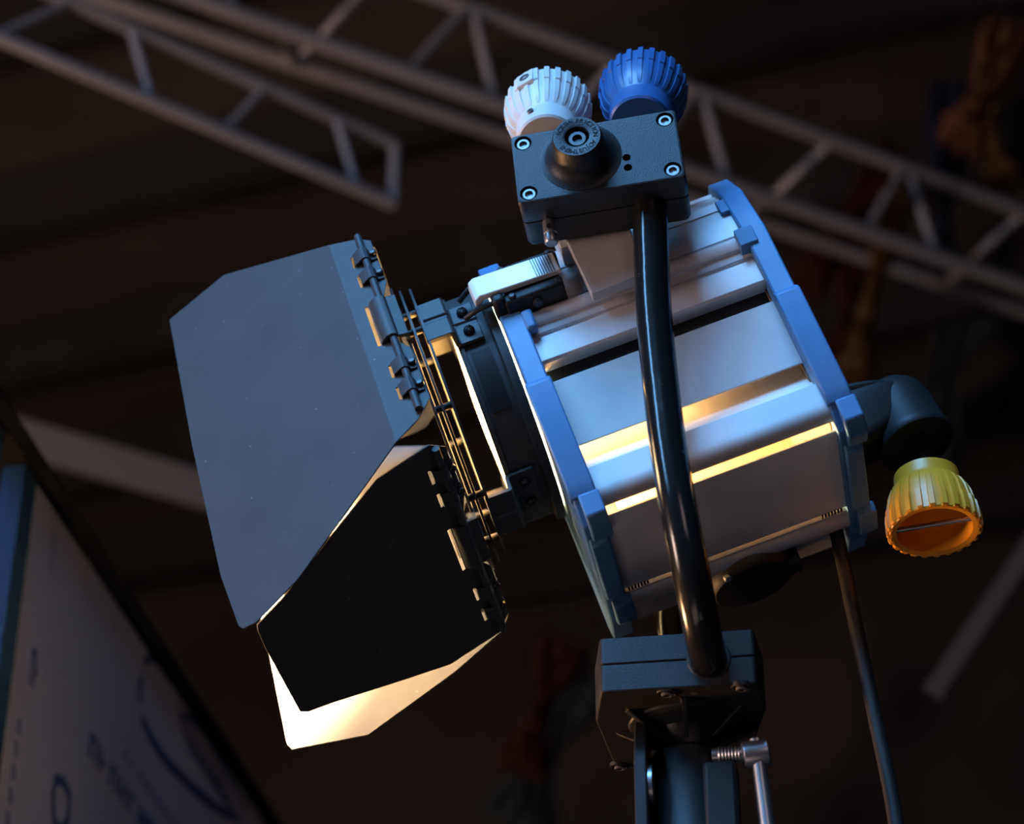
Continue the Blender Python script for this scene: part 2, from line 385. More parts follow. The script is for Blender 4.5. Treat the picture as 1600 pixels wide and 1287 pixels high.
# ------------------------------------------------------------------ THE SPOTLIGHT
spot = thing('studio_spotlight', 'silver and blue studio spotlight on black yoke with coloured pole knobs', 'spotlight', HO + Vector((0.09, 0.14, -0.25)))
L = 0.25
CY, CZc = 0.14, 0.162
def HV(x, y, z): return Vector((x, y, z))
def strip(name, prof, m, x0=0.0, x1=L, bevel=0.0, label=None):
    """closed cross-section (y,z) extruded along the lamp axis"""
    return MB().prism([HV(x0, y, z) for y, z in prof], ex * (x1 - x0)).build(name, m, spot, M_H, bevel=bevel, label=label)
def sheet(name, line, m, th=0.003, x0=0.0, x1=L, side=1, bevel=0.0, label=None):
    """open line (y,z) thickened inward and extruded along the lamp axis"""
    P = [Vector((a, b)) for a, b in line]; inner = []
    for i, p in enumerate(P):
        d = (P[min(i + 1, len(P) - 1)] - P[max(i - 1, 0)]).normalized()
        inner.append(p + Vector((-d.y, d.x)) * th * side)
    prof = [tuple(p) for p in P] + [tuple(p) for p in reversed(inner)]
    return strip(name, prof, m, x0, x1, bevel, label)
def arc(cx, cy, r, a0, a1, n=6):
    return [(cx + r * math.cos(R(a0 + (a1 - a0) * k / n)), cy + r * math.sin(R(a0 + (a1 - a0) * k / n))) for k in range(n + 1)]
# upper chamfer with its rails
sheet('upper_extrusion', [(0.012, 0.175), (0.004, 0.179), (0.006, 0.186), (0.010, 0.203), (0.018, 0.222), (0.030, 0.240)], 'aluminium', 0.003, side=-1, label='bright curved aluminium rail')
sheet('upper_rail', [(0.020, 0.228), (0.020, 0.238), (0.028, 0.243), (0.034, 0.246), (0.033, 0.252), (0.046, 0.259), (0.047, 0.265), (0.062, 0.276), (0.064, 0.282)], 'aluminium', 0.004, side=-1)
# ribbed side extrusion
strip('side_extrusion', [(0.003, 0.1745), (-0.001, 0.1735), (-0.0035, 0.170), (-0.0035, 0.162), (-0.001, 0.1575), (0.0025, 0.1565), (0.0035, 0.1475), (0.0065, 0.1465), (0.0065, 0.1435), (0.0030, 0.1425), (0.0015, 0.128), (0.0010, 0.1125), (0.004, 0.110), (0.030, 0.110), (0.030, 0.1745)], 'aluminium', bevel=0.0006, label='ribbed aluminium side rail')
strip('black_seal', [(0.020, 0.111), (0.020, 0.086), (0.035, 0.086), (0.035, 0.111)], 'black_smooth', label='recessed black strip')
# plain panel
strip('side_panel', [(0.010, 0.090), (0.010, 0.008), (0.0125, 0.008), (0.0125, 0.088), (0.024, 0.088), (0.024, 0.090)], 'aluminium_plain', bevel=0.0005, label='plain aluminium side panel')
# reflector behind the open slot
sheet('slot_reflector', [(-0.004, -0.031), (0.010, -0.0265), (0.0125, -0.0185), (0.020, -0.008), (0.031, 0.006), (0.039, 0.024), (0.041, 0.04)], 'inner_reflector', 0.002, side=-1)
sheet('slot_light_stop', [(0.0395, 0.036), (0.034, 0.070), (0.0125, 0.0875)], 'inner_reflector', 0.002, x0=0.10, x1=L, side=-1)  # added sheet: lamp light enters at the front, so the slot glow fades rearward
# corner extrusion
sheet('corner_extrusion', [(0.004, -0.029), (-0.007, -0.030)] + [(-0.007, -0.052)] + arc(0.008, -0.056, 0.015, 180, 262, 7) + [(0.010, -0.068)], 'aluminium', 0.003, side=1, label='rounded aluminium corner rail')
# bottom panel, vented rail
sheet('bottom_panel', [(0.014, -0.0775), (0.018, -0.0800), (0.080, -0.0890), (0.143, -0.0985)], 'aluminium_satin', 0.003, side=1, label='plain aluminium bottom panel')
sheet('bottom_rail', [(0.147, -0.0960), (0.150, -0.1000)] + arc(0.166, -0.094, 0.015, 205, 330, 8) + [(0.186, -0.097)], 'rail_metal', 0.003, side=1, label='rounded bright bottom rail')
sheet('far_shell', [(0.186, -0.097), (0.262, -0.082), (0.280, -0.065), (0.280, 0.17), (0.26, 0.235), (0.216, 0.285), (0.14, 0.297), (0.064, 0.280)], 'aluminium_plain', 0.003, side=1)
sheet('bounce_damper', [(0.190, -0.080), (0.255, -0.070), (0.268, -0.055), (0.268, 0.165), (0.250, 0.225), (0.210, 0.274), (0.14, 0.286), (0.070, 0.270), (0.044, 0.24), (0.038, 0.17), (0.038, 0.10)], 'damper_brown', 0.002, side=1)  # dark sheet added inside the shell to weaken bounced lamp light
OUT = [(-0.010, 0.170), (-0.012, -0.060), (0.006, -0.086), (0.160, -0.110), (0.186, -0.108), (0.268, -0.092), (0.291, -0.068), (0.291, 0.174), (0.270, 0.243), (0.220, 0.296), (0.14, 0.308), (0.060, 0.291), (0.018, 0.244)]
INN = [(0.016, 0.165), (0.016, -0.052), (0.020, -0.066), (0.155, -0.085), (0.186, -0.086), (0.255, -0.072), (0.270, -0.055), (0.270, 0.165), (0.252, 0.228), (0.210, 0.275), (0.14, 0.286), (0.070, 0.272), (0.034, 0.230)]
def capring(x0, x1, name):
    mb = MB(); n = len(OUT)
    A = [HV(x0, *p) for p in OUT]; B = [HV(x1, *p) for p in OUT]; C_ = [HV(x1, *p) for p in INN]; D = [HV(x0, *p) for p in INN]
    mb.loft([A, B, C_, D], closed=True)
    return mb.build(name, 'blue_paint', spot, M_H, bevel=0.002, label='blue painted %s' % name.replace('_', ' '))
fc = capring(-0.024, 0.0, 'front_end_frame')
def hit(a):
    d = Vector((math.cos(a), math.sin(a))); best = 0
    for i in range(len(OUT)):
        p = Vector(OUT[i]) - Vector((CY, CZc)); q = Vector(OUT[(i + 1) % len(OUT)]) - Vector((CY, CZc)); e = q - p
        den = d.x * e.y - d.y * e.x
        if abs(den) < 1e-9: continue
        t_ = (p.x * e.y - p.y * e.x) / den; u_ = (p.x * d.y - p.y * d.x) / den
        if t_ > 0 and -1e-6 <= u_ <= 1 + 1e-6: best = max(best, t_)
    return best - 0.003
def rad(rf, x): return [HV(x, CY + rf(a) * math.cos(a), CZc + rf(a) * math.sin(a)) for a in [2 * math.pi * k / 96 for k in range(96)]]
MB().loft([rad(hit, -0.0238), rad(hit, -0.0205), rad(lambda a: 0.126, -0.0205), rad(lambda a: 0.126, -0.0238)], closed=True).build('front_plate', 'blue_paint', fc, M_H)
bc = capring(0.25, 0.274, 'rear_end_frame')
# raised pads and corner blocks on both frames
def capblk(x0, x1, prof, parent, name='corner_block', bev=0.002):
    MB().prism([HV(x0, y, z) for y, z in prof], ex * (x1 - x0)).build(name, 'blue_paint', parent, M_H, bevel=bev)
for x0, x1, par in ((-0.026, 0.002, fc), (0.249, 0.276, bc)):
    capblk(x0, x1, [(-0.020, 0.078), (-0.020, -0.048), (-0.013, -0.062), (0.0, -0.06), (0.0, 0.086), (-0.012, 0.086)], par, 'raised_pad')
    capblk(x0 + .008, x1 + .002, [(-0.016, -0.060), (-0.014, -0.085), (0.004, -0.096), (0.026, -0.095), (0.018, -0.070), (0.0, -0.058)], par)
    capblk(x0 + .008, x1 + .002, [(0.140, -0.104), (0.144, -0.116), (0.178, -0.120), (0.190, -0.110), (0.186, -0.098), (0.150, -0.098)], par)
    capblk(x0 + .004, x1 - .004, [(0.026, -0.088), (0.032, -0.097), (0.128, -0.112), (0.136, -0.104)], par, 'raised_pad')
for z, xx in ((0.163, 0.246), (0.226, 0.247)):
    capblk(xx - 0.006, xx + 0.014, [(-0.013 + (z > .2) * .022, z - 0.010), (-0.013 + (z > .2) * .03, z + 0.012), (0.012 + (z > .2) * .022, z + 0.012), (0.012 + (z > .2) * .022, z - 0.012)], bc, 'lug', 0.001)
capblk(-0.002, 0.010, [(-0.013, 0.148), (-0.013, 0.172), (0.0, 0.176), (0.0, 0.146)], fc, 'lug', 0.003)
# back plate closes the housing
MB().prism([HV(0.252, y, z) for y, z in INN], ex * 0.004).build('rear_plate', 'blue_paint', spot, M_H)
MB().prism([HV(0.2485, y, z) for y, z in INN], ex * 0.003).build('rear_bounce_damper', 'damper_brown', spot, M_H)  # dark sheet added over the plate to dim the rear of the slot
# print ticks at the bottom rail
mb = MB()
for x0 in (0.004, 0.222):
    for k in range(7): mb.box(HV(x0 + k * .0035, 0.1455, -0.0992), ex, ey, ez, (0, .002), (-.004, .003), (-.0008, 0.0005))
mb.build('vent_tick', 'dark_hole', spot, M_H)
# cable gland and round junction below the housing
MB().lathe(HV(0.135, 0.205, -0.10), -ez, [(0.03, -0.01), (0.048, 0.0), (0.048, 0.012), (0.044, 0.018), (0.020, 0.022)], 36).build('junction_cover', 'black_smooth', spot, M_H)
MB().box(HV(0.178, 0.20, -0.10), ex, ey, ez, (-.01, .012), (-.012, .012), (-.020, 0.01)).build('junction_lug', 'black_smooth', spot, M_H, bevel=.002)
MB().lathe(HV(0.108, 0.172, -0.113), Vector((0, -.5, -1)), [(0.005, -0.004), (0.005, 0.003), (0.0035, 0.006), (0.001, 0.0065)], 16).build('screw', 'steel', spot, M_H)

# lamp, lens barrel, lens
MB().lathe(HV(0.005, CY, 0.12), ez, [(0.004, -0.03), (0.014, -0.024), (0.017, 0.0), (0.014, 0.026), (0.004, 0.034)], 20).build('bulb', 'bulb_glow', spot, M_H, label='glowing lamp bulb inside the housing')
MB().lathe(HV(0.005, CY, 0.0), ez, [(0.02, -0.07), (0.02, 0.04), (0.014, 0.05), (0.012, 0.088)], 20).build('lamp_socket', 'white_plastic', spot, M_H)
mb = MB()
RB = 0.131
prof = [(RB + 0.008, -0.0264), (RB + 0.008, -0.036), (RB, -0.038), (RB, -0.070), (RB + .003, -0.0705), (RB + .003, -0.076), (RB - 0.012, -0.076), (RB - 0.014, -0.070), (RB - 0.006, -0.066), (RB - 0.006, -0.0264)]
rings = [[HV(h, CY + r * math.cos(2 * math.pi * k / 64), CZc + r * math.sin(2 * math.pi * k / 64)) for k in range(64)] for r, h in prof]
mb.loft(rings, closed=True)
barrel = mb.build('lens_barrel', 'black_paint', spot, M_H)
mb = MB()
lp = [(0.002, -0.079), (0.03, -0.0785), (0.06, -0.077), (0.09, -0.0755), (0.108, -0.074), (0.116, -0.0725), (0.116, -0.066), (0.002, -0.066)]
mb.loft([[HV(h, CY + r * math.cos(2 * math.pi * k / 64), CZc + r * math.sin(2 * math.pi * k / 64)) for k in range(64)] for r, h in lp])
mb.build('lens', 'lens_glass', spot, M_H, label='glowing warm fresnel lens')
ld = bpy.data.lights.new('fresnel_beam', 'AREA'); lobj = bpy.data.objects.new('fresnel_beam', ld); col.objects.link(lobj)
ld.shape = 'DISK'; ld.size = 0.19; ld.energy = 950; ld.color = (1.0, 0.66, 0.33); ld.spread = R(78)
lobj.matrix_world = M_H @ Matrix.Translation(HV(-0.082, CY, CZc)) @ Vector((-1, 0, 0)).to_track_quat('-Z', 'Y').to_matrix().to_4x4()
# label plate on the barrel
psi = R(15)
def dirs(k):
    n = [Vector((0, -math.cos(psi), math.sin(psi))), Vector((0, -math.sin(psi), -math.cos(psi))), Vector((0, math.cos(psi), -math.sin(psi))), Vector((0, math.sin(psi), math.cos(psi)))][k]
    t = [Vector((0, -math.sin(psi), -math.cos(psi))), Vector((0, math.cos(psi), -math.sin(psi))), Vector((0, math.sin(psi), math.cos(psi))), Vector((0, -math.cos(psi), math.sin(psi)))][k]
    return n, t
CC = HV(0, CY, CZc)
a0, a1 = 0.30, 0.83
mb = MB()
nN, tN = dirs(0)
rr_ = []
for k in range(9):
    a = a0 + (a1 - a0) * k / 8
    d = nN * math.cos(a) + tN * math.sin(a)
    rr_.append([CC + d * (RB + e) + ex * x for x, e in ((-0.066, 0), (-0.066, 0.0016), (-0.0445, 0.0016), (-0.0445, 0))])
mb.loft(rr_); mb.build('label_plate', 'black_smooth', barrel, M_H)

# four accessory clips with screws
def clip(k):
    n, t = dirs(k)
    o = CC + n * RB
    mb = MB()
    pr = [(-0.046, 0.000), (-0.046, 0.004), (-0.071, 0.004), (-0.0735, 0.0065), (-0.0735, 0.022), (-0.076, 0.0245), (-0.1045, 0.0245), (-0.1045, 0.019), (-0.0785, 0.019), (-0.0775, 0.0035), (-0.076, 0.000)]
    w = 0.030
    def sec(s_, dz): return [o + ex * x + n * (h - (dz if h > .003 else 0)) + t * s_ for x, h in pr]
    mb.loft([sec(-w, 0), sec(-0.004, 0), sec(-0.002, 0.0022), sec(0.002, 0.0022), sec(0.004, 0), sec(w, 0)])
    c = mb.build('accessory_clip', 'black_paint', spot, M_H, bevel=0.0012)
    for s_ in (-0.0155, 0.0155):
        b = o + ex * -0.0585 + n * 0.004 + t * s_
        m = MB().lathe(b, n, [(0.0062, 0), (0.0062, 0.003), (0.0052, 0.005), (0.003, 0.0063), (0.0005, 0.0066)], 20)
        s0 = m.build('screw', 'black_screw', c, M_H)
        q = (ex + t).normalized(); q2 = (ex - t).normalized()
        MB().box(b, q, q2, n, (-.0036, .0036), (-.0006, .0006), (.004, .0069)).box(b, q2, q, n, (-.0036, .0036), (-.0006, .0006), (.004, .0069)).build('screw_recess', 'dark_hole', c, M_H)
for k in range(4): clip(k)

# latch with silver lever
ln = Vector((0, -0.94, 0.34)).normalized(); lt = Vector((0, -0.34, -0.94)).normalized()      # outward normal and down-slope direction
lo = HV(0.008, 0.000, 0.207)
latch = MB().box(lo, ex, lt, ln, (-0.018, 0.050), (-0.031, -0.019), (-0.012, 0.014)).box(lo, ex, lt, ln, (-0.022, 0.044), (0.017, 0.032), (-0.014, 0.013)).box(lo, ex, lt, ln, (-0.018, 0.044), (-0.025, 0.025), (-0.014, 0.002)).build('latch_base', 'black_smooth', spot, M_H, bevel=0.003)
mb = MB()
prl = [(-0.052, 0.010), (-0.050, 0.019), (-0.044, 0.0225), (0.046, 0.019), (0.046, 0.013), (-0.042, 0.015), (-0.046, 0.010)]
mb.loft([[lo + ex * x + ln * h + lt * s_ for x, h in prl] for s_ in (-0.0175, 0.0175)])
lev = mb.build('latch_lever', 'lever_silver', latch, M_H, bevel=0.0012, label='silver latch lever')
mb = MB()
for k in range(8): mb.box(lo + ex * (0.020 + k * 0.0028), ex, lt, ln, (0, .0008), (-.0165, .0165), (.0188, .0206 - k * .0001))
mb.build('lever_groove', 'black_smooth', latch, M_H)
for x, s_ in ((-0.012, 0.026), (0.040, 0.026), (-0.012, -0.026), (0.042, -0.026)):
    MB().lathe(lo + ex * x + lt * s_ + ln * 0.012, ln, [(0.0042, 0), (0.0042, 0.003), (0.003, 0.004), (0.0005, 0.0042)], 14).build('pivot_pin', 'black_screw', latch, M_H)
MB().lathe(lo + ex * 0.012 + lt * 0.032, lt, [(0.006, -.002), (0.006, 0.003), (0.004, 0.0048), (0.0005, 0.005)], 14).build('screw', 'black_screw', latch, M_H)
for s_ in (-0.02, 0.02):
    MB().tube([lo + ex * -0.016 + lt * s_ * 1.1 + ln * .008, lo + ex * -0.045 + lt * s_ * 1.05 + ln * .010, lo + ex * -0.066 + lt * s_ * .8 + ln * .000], 0.0032, 10, 4).build('latch_bail', 'black_screw', latch, M_H)
MB().box(lo, ex, lt, ln, (-0.034, -0.020), (0.012, 0.030), (-0.012, 0.018)).build('latch_foot', 'black_smooth', latch, M_H, bevel=.004)
MB().box(lo, ex, lt, ln, (-0.040, -0.008), (-0.044, -0.026), (-0.012, 0.004)).build('latch_foot', 'blue_paint', latch, M_H, bevel=.002)

# tilt bracket between housing and gearbox
mb = MB().prism([HV(0.074, -0.010, 0.153), HV(0.132, -0.010, 0.153), HV(0.150, -0.010, 0.30), HV(0.070, -0.010, 0.30)], ey * -0.016)
mb.build('tilt_bracket', 'aluminium_plain', spot, M_H, bevel=0.001, label='flat grey tilt bracket plate')
MB().box(HV(0.064, 0.012, 0.235), ex, ey, ez, (0, 0.010), (-0.026, 0.03), (-0.006, 0.06)).build('bracket_lip', 'aluminium', spot, M_H, bevel=0.001)

# ---------------------------------------------------------------- gearboxes
def hexscrew(o, axis, parent, M, r=0.0062, m='zinc_screw'):
    MB().lathe(o, axis, [(r, -0.002), (r, 0.0016), (r * .86, 0.0024), (r * .56, 0.0024), (r * .5, -0.0006), (0.0002, -0.001)], 24).build('screw', m, parent, M)
g = R(5.2)
gx = Vector((math.cos(g), 0, math.sin(g))); gz = Vector((-math.sin(g), 0, math.cos(g)))
M_G = M_W @ frame((0.040, -0.110, 0.2825), gx, ey, gz)        # y = 0 on the cover face
def rbox(hx, hz, r, y0, y1, n=5):
    pl = rounded([Vector((-hx, 0, -hz)), Vector((hx, 0, -hz)), Vector((hx, 0, hz)), Vector((-hx, 0, hz))], r, n)
    return [p + ey * y0 for p in pl], [p + ey * y1 for p in pl]
HX, HZ = 0.0875, 0.0440
mb = MB(); A, B = rbox(HX, HZ, 0.006, 0.0, 0.036); mb.loft([A, B])
tg = mb.build('tilt_gearbox', 'black_cast', spot, M_G, bevel=0.0018, label='black cast tilt gearbox')
mb = MB(); A, B = rbox(HX - .0012, HZ - .0012, 0.006, 0.0358, 0.0372); mb.loft([A, B]); A, B = rbox(HX, HZ, 0.006, 0.037, 0.080); A2 = [Vector((p.x * .97, p.y, p.z * .95)) for p in B]; mb.loft([A, [p - ey * .008 for p in B], A2]); mb.build('gearbox_half', 'black_cast', tg, M_G, bevel=0.0015)
corn = [Vector((sx * (HX - 0.0125), 0, sz * (HZ - 0.0115))) for sx, sz in ((-1, -1), (1, -1), (-1, 1), (1, 1))]
hol = [Vector((0.030, 0, -0.008)), Vector((0.030, 0, -0.021))]
carve(tg, [MB().cyl(c + ey * .0065, c - ey * .01, 0.0092, 32) for c in corn] + [MB().cyl(c + ey * .012, c - ey * .01, 0.0044, 20) for c in hol])
for c in corn: hexscrew(c + ey * .0042, -ey, tg, M_G, 0.0076)
# friction cone
FCc = Vector((-0.0165, 0, 0.002)); cax = Vector((0.0, -1, 0.0)).normalized()
MB().lathe(FCc, cax, [(0.0430, -0.002), (0.0425, 0.0004), (0.0385, 0.0016), (0.0345, 0.0042), (0.0305, 0.009), (0.0278, 0.016), (0.0258, 0.034), (0.0245, 0.0362), (0.0150, 0.0362), (0.0128, 0.0355), (0.0125, 0.026), (0.0002, 0.026)], 64).build('friction_cone', 'black_cast', tg, M_G, ang=50)
MB().lathe(FCc - ey * 0.026, cax, [(0.0098, -0.002), (0.0098, 0.005), (0.0088, 0.0062), (0.0052, 0.0062), (0.0046, 0.002), (0.0002, 0.002)], 24).build('friction_screw', 'dark_zinc', tg, M_G)
def letters(word, rad, a_start, step, o, n, up0, size, parent, M):
    mb = MB(); w = n.normalized(); u = up0.normalized(); v = u.cross(w)     # v: right when looking against n
    for i, ch in enumerate(word):
        cu = bpy.data.curves.new('glyph', 'FONT'); cu.body = ch; cu.size = size; cu.align_x = 'CENTER'; cu.extrude = 0.0
        ob = bpy.data.objects.new('glyph', cu); col.objects.link(ob)
        dg = bpy.context.evaluated_depsgraph_get(); me = bpy.data.meshes.new_from_object(ob.evaluated_get(dg))
        a = R(a_start + step * i)
        rad_d = u * math.cos(a) + v * math.sin(a); tan = -u * math.sin(a) + v * math.cos(a)
        vs = [o + rad_d * (rad + p.co.y) + tan * p.co.x + w * 0.0004 for p in me.vertices]
        mb.add(vs, [list(p.vertices) for p in me.polygons])
        bpy.data.objects.remove(ob); bpy.data.meshes.remove(me); bpy.data.curves.remove(cu)
    return mb
lo_ = FCc - ey * 0.0362
mb = letters('FRICTION', 0.0170, 8, 12.5, lo_, -ey, ez, 0.0074, tg, M_G)
mb2 = letters('ADJUSTMENT', 0.0170, 124, 12.5, lo_, -ey, ez, 0.0074, tg, M_G)
mb3 = letters('SCREW', 0.0170, 290, 13.5, lo_, -ey, ez, 0.0074, tg, M_G)
mb.add(mb2.v, mb2.f); mb.add(mb3.v, mb3.f)
mb.build('lettering', 'dark_hole', tg, M_G, smooth=False, label='SCREW FRICTION ADJUSTMENT lettering')
# pin below the gearbox
pc = Vector((-0.0605, 0.040, -HZ))
MB().lathe(pc, -ez, [(0.0072, -0.01), (0.0072, 0.015), (0.0060, 0.0158), (0.0060, 0.017), (0.0074, 0.0178), (0.0074, 0.026), (0.0062, 0.028), (0.0002, 0.0282)], 24).build('pin', 'steel', tg, M_G)
MB().lathe(pc + Vector((0, -.0073, -.010)), -ey, [(0.003, -0.002), (0.003, 0.0004), (0.0001, 0.0004)], 12).build('hole', 'dark_hole', tg, M_G)
# socket collar where the tube leaves the gearbox
tub = [(0.090, -0.070, 0.262), (0.089, -0.062, 0.20), (0.0885, -0.055, 0.12), (0.092, -0.052, 0.04), (0.097, -0.052, -0.035), (0.1045, -0.049, -0.105), (0.112, -0.034, -0.160), (0.117, -0.004, -0.200), (0.120, 0.035, -0.218), (0.121, 0.09, -0.224)]
MB().tube(tub, 0.0185, 28, 8).build('yoke_tube', 'black_gloss', spot, M_W, label='black bent yoke tube, scratched gloss')
tub2 = [(0.070, 0.30, -0.205), (0.062, 0.335, -0.17), (0.060, 0.362, -0.10), (0.062, 0.366, 0.02), (0.075, 0.362, 0.16), (0.09, 0.355, 0.26)]
MB().tube(tub2, 0.0185, 24, 6).build('yoke_tube', 'black_gloss', spot, M_W)
MB().lathe(Vector((0.09, 0.33, 0.27)), ey, [(0.03, -0.03), (0.045, 0.0), (0.045, 0.05), (0.04, 0.055)], 32).build('far_pivot', 'black_cast', spot, M_W)

# pole cups
def cup(name, o, axis, m, label, k=1.0, hs=1.0, ext=0.0, rivet=None, pin=None, spin=0.0):
    axis = Vector(axis).normalized(); w, u, v = orth(axis)
    o = Vector(o); w = w * hs
    outer = [(0.0, -ext), (0.0295, -ext), (0.0318, 0.0022 - ext), (0.0322, 0.006 - ext * .8)] if ext else [(0.0, 0.0), (0.0300, 0.0), (0.0322, 0.0022), (0.0325, 0.006)]
    outer += [(0.0325, 0.0165), (0.0332, 0.0190), (0.0372, 0.026), (0.0407, 0.037), (0.0428, 0.052), (0.0438, 0.066), (0.0440, 0.080)]
    inner = [(0.0430, 0.0815), (0.0372, 0.080), (0.0358, 0.060), (0.032, 0.035), (0.022, 0.018), (0.0, 0.014)]
    c = MB().lathe(o, axis, [(r * k, h * k * hs) for r, h in outer + inner], 56).build(name, m, spot, M_W, label=label, ang=30)
    prev = None
    for q in range(24):
        a = 2 * math.pi * q / 24 + spin; d = u * math.cos(a) + v * math.sin(a); tn = -u * math.sin(a) + v * math.cos(a)
        rg = []
        for (r, h, hh, wd) in ((0.0332, 0.0192, 0.0002, .8), (0.0372, 0.0262, .0012, 1.1), (0.0407, 0.0372, .0015, 1.2), (0.0428, 0.0535, .0016, 1.25), (0.0430, 0.0545, .0028, 1.3), (0.0438, 0.066, .0030, 1.3), (0.0440, 0.0795, .0030, 1.3), (0.0436, 0.0815, 0.0016, 1.1)):
            rg.append([o + (w * h + d * (r - .002) + tn * .0026 * wd) * k, o + (w * h + d * (r + hh) + tn * .0020 * wd) * k, o + (w * h + d * (r + hh) - tn * .0020 * wd) * k, o + (w * h + d * (r - .002) - tn * .0026 * wd) * k])
        MB().loft(rg).build('grip_rib', m, c, M_W, ang=25)
    if rivet:
        d = Vector(rivet); d = (d - axis * d.dot(axis)).normalized(); tn = axis.cross(d)
        b = o + w * 0.068 + d * 0.0445
        MB().box(b, w, tn, d, (-.014, .0145), (-.0105, .0105), (-.003, .0044)).build('rivet_pad', m, c, M_W, bevel=.001)
        MB().lathe(b + d * .0046, d, [(0.0060, -.001), (0.0060, .0010), (0.0036, .0012), (0.0030, -.0004), (.0002, -.0004)], 18).build('rivet', 'zinc_screw', c, M_W)
        b = o + w * 0.006 + d * 0.0358
        MB().lathe(b, d, [(0.0036, -.001), (0.0036, .0006), (0.0020, .0008), (0.0016, -.0005), (.0002, -.0005)], 14).build('rivet', 'zinc_screw', c, M_W)
    if pin is not None:
        d = u * math.cos(pin) + v * math.sin(pin)
        MB().cyl(o + (w * 0.071 - d * .0385) * k, o + (w * 0.071 + d * .0385) * k, 0.0028, 14).build('cross_pin', 'steel', c, M_W)
    MB().cyl(o - axis * (0.026 + ext), o + axis * 0.002, 0.010, 18).build('joint', 'black_smooth', c, M_W)
    return c
def el(az, elv): return Vector((math.sin(R(az)) * math.cos(R(elv)), math.cos(R(az)) * math.cos(R(elv)), math.sin(R(elv))))
cup('pole_cup', (-0.018, -0.062, 0.348), el(-6, 62), 'white_plastic', 'white ribbed pole cup', k=1.04, ext=0.011, rivet=(-0.36, -0.93, 0))
cup('pole_cup', (0.083, -0.062, 0.361), el(2, 62), 'blue_plastic', 'blue ribbed pole cup', k=1.05, ext=0.011, spin=.07)
cup('pole_cup', (0.354, 0.14, 0.014), (0.03, -0.14, -1), 'yellow_plastic', 'yellow ribbed pole cup hanging open end down', k=1.06, hs=0.84, pin=1.7, spin=.05)

# focus elbow behind the housing, standing in the lamp's own tilt
ea = HV(0.347, 0.14, -0.062)
mb = MB()
eax = Vector((0, 0.22, 1)).normalized()
mb.lathe(ea, eax, [(0.0365, 0.004), (0.0370, 0.0), (0.0405, 0.0), (0.0415, 0.002), (0.0415, 0.010), (0.0402, 0.013), (0.0395, 0.056), (0.036, 0.072), (0.028, 0.082), (0.014, 0.086), (0.001, 0.0865), (0.001, 0.060), (0.020, 0.058), (0.0355, 0.040)], 48)
el_o = mb.build('focus_elbow', 'black_smooth', spot, M_H, ang=40, label='black focus drive elbow')
pr1 = rounded([Vector((0, -0.034, -0.054)), Vector((0, 0.034, -0.054)), Vector((0, 0.034, 0.022)), Vector((0, -0.034, 0.022))], 0.016, 4)
def prs(x, ky, kz, dz): return [HV(x, 0.14 + p.y * ky, p.z * kz + dz) for p in pr1]
MB().loft([prs(0.256, 1.0, 1.0, -0.004), prs(0.300, .98, .92, -0.002), prs(0.335, .88, .72, 0.000), prs(0.352, .70, .55, 0.000)]).build('elbow_arm', 'black_smooth', el_o, M_H, bevel=.002)
MB().tube([HV(0.262, 0.112, 0.017), HV(0.300, 0.113, 0.016), HV(0.330, 0.118, 0.012), HV(0.345, 0.126, 0.008)], 0.006, 10).build('elbow_rib', 'black_smooth', el_o, M_H)
MB().cyl(ea + ez * 0.05, ea + ez * 0.004, 0.014, 20).cyl(ea + ez * .012 - ex * .013, ea + ez * .012 + ex * .013, 0.007, 14).build('universal_joint', 'black_screw', el_o, M_H)

# pan gearbox
M_P = M_W
PX0, PX1, PY0, PY1, PT, PB = 0.014, 0.166, 0.050, 0.262, -0.190, -0.247
def plan(inset=0.0):
    i = inset
    return [Vector((PX0 + i, PY0 + i, 0)), Vector((PX1 - i, PY0 + i, 0)), Vector((PX1 + .006 - i, PY0 + .07, 0)), Vector((PX1 - .012 - i, PY1 - .05, 0)), Vector((PX1 - .05, PY1 + .004 - i, 0)), Vector((PX0 + .022, PY1 + .012 - i, 0)), Vector((PX0 - .010 + i, PY1 - .02, 0)), Vector((PX0 - .014 + i, PY0 + .075, 0))]
def lay(z, ins=0.0, r=0.004): return [p + ez * z for p in rounded(plan(ins), r, 3)]
mb = MB().loft([lay(PB + 0.0), lay(PT - 0.028)])
pg = mb.build('pan_gearbox', 'black_cast', spot, M_P, bevel=.0018, label='black cast pan gearbox')
MB().loft([lay(PT - 0.0282, .0014), lay(PT - .0268, .0014)]).loft([lay(PT - 0.027), lay(PT)]).build('gearbox_half', 'black_cast', pg, M_P, bevel=.0018)
MB().lathe(Vector((0.121, 0.051, -0.2185)), -ey, [(0.0225, -0.004), (0.0225, 0.0006), (0.0205, 0.002), (0.0180, 0.002)], 32).build('tube_collar', 'black_cast', pg, M_P)
for x, y in ((0.078, 0.062), (0.151, 0.058), (0.010, 0.256), (0.118, 0.245)):
    MB().lathe(Vector((x, y, PB)), -ez, [(0.0110, -0.003), (0.0105, 0.0012), (0.0080, 0.0012), (0.0078, -0.003)], 24).build('screw_seat', 'black_cast', pg, M_P)
    hexscrew(Vector((x, y, PB - .0008)), -ez, pg, M_P)
for x, y in ((0.104, 0.066), (0.106, 0.086)):
    MB().lathe(Vector((x, y, PB)), -ez, [(0.0042, -0.006), (0.0042, 0.0003), (0.0001, 0.0003)], 14).build('hole', 'dark_hole', pg, M_P)
PCx, PCy = 0.090, 0.148
MB().lathe(Vector((PCx, PCy, PB + .004)), -ez, [(0.062, 0), (0.058, 0.006), (0.034, 0.014), (0.030, 0.030), (0.030, 0.034)], 40).build('spigot_boss', 'black_cast', pg, M_P)
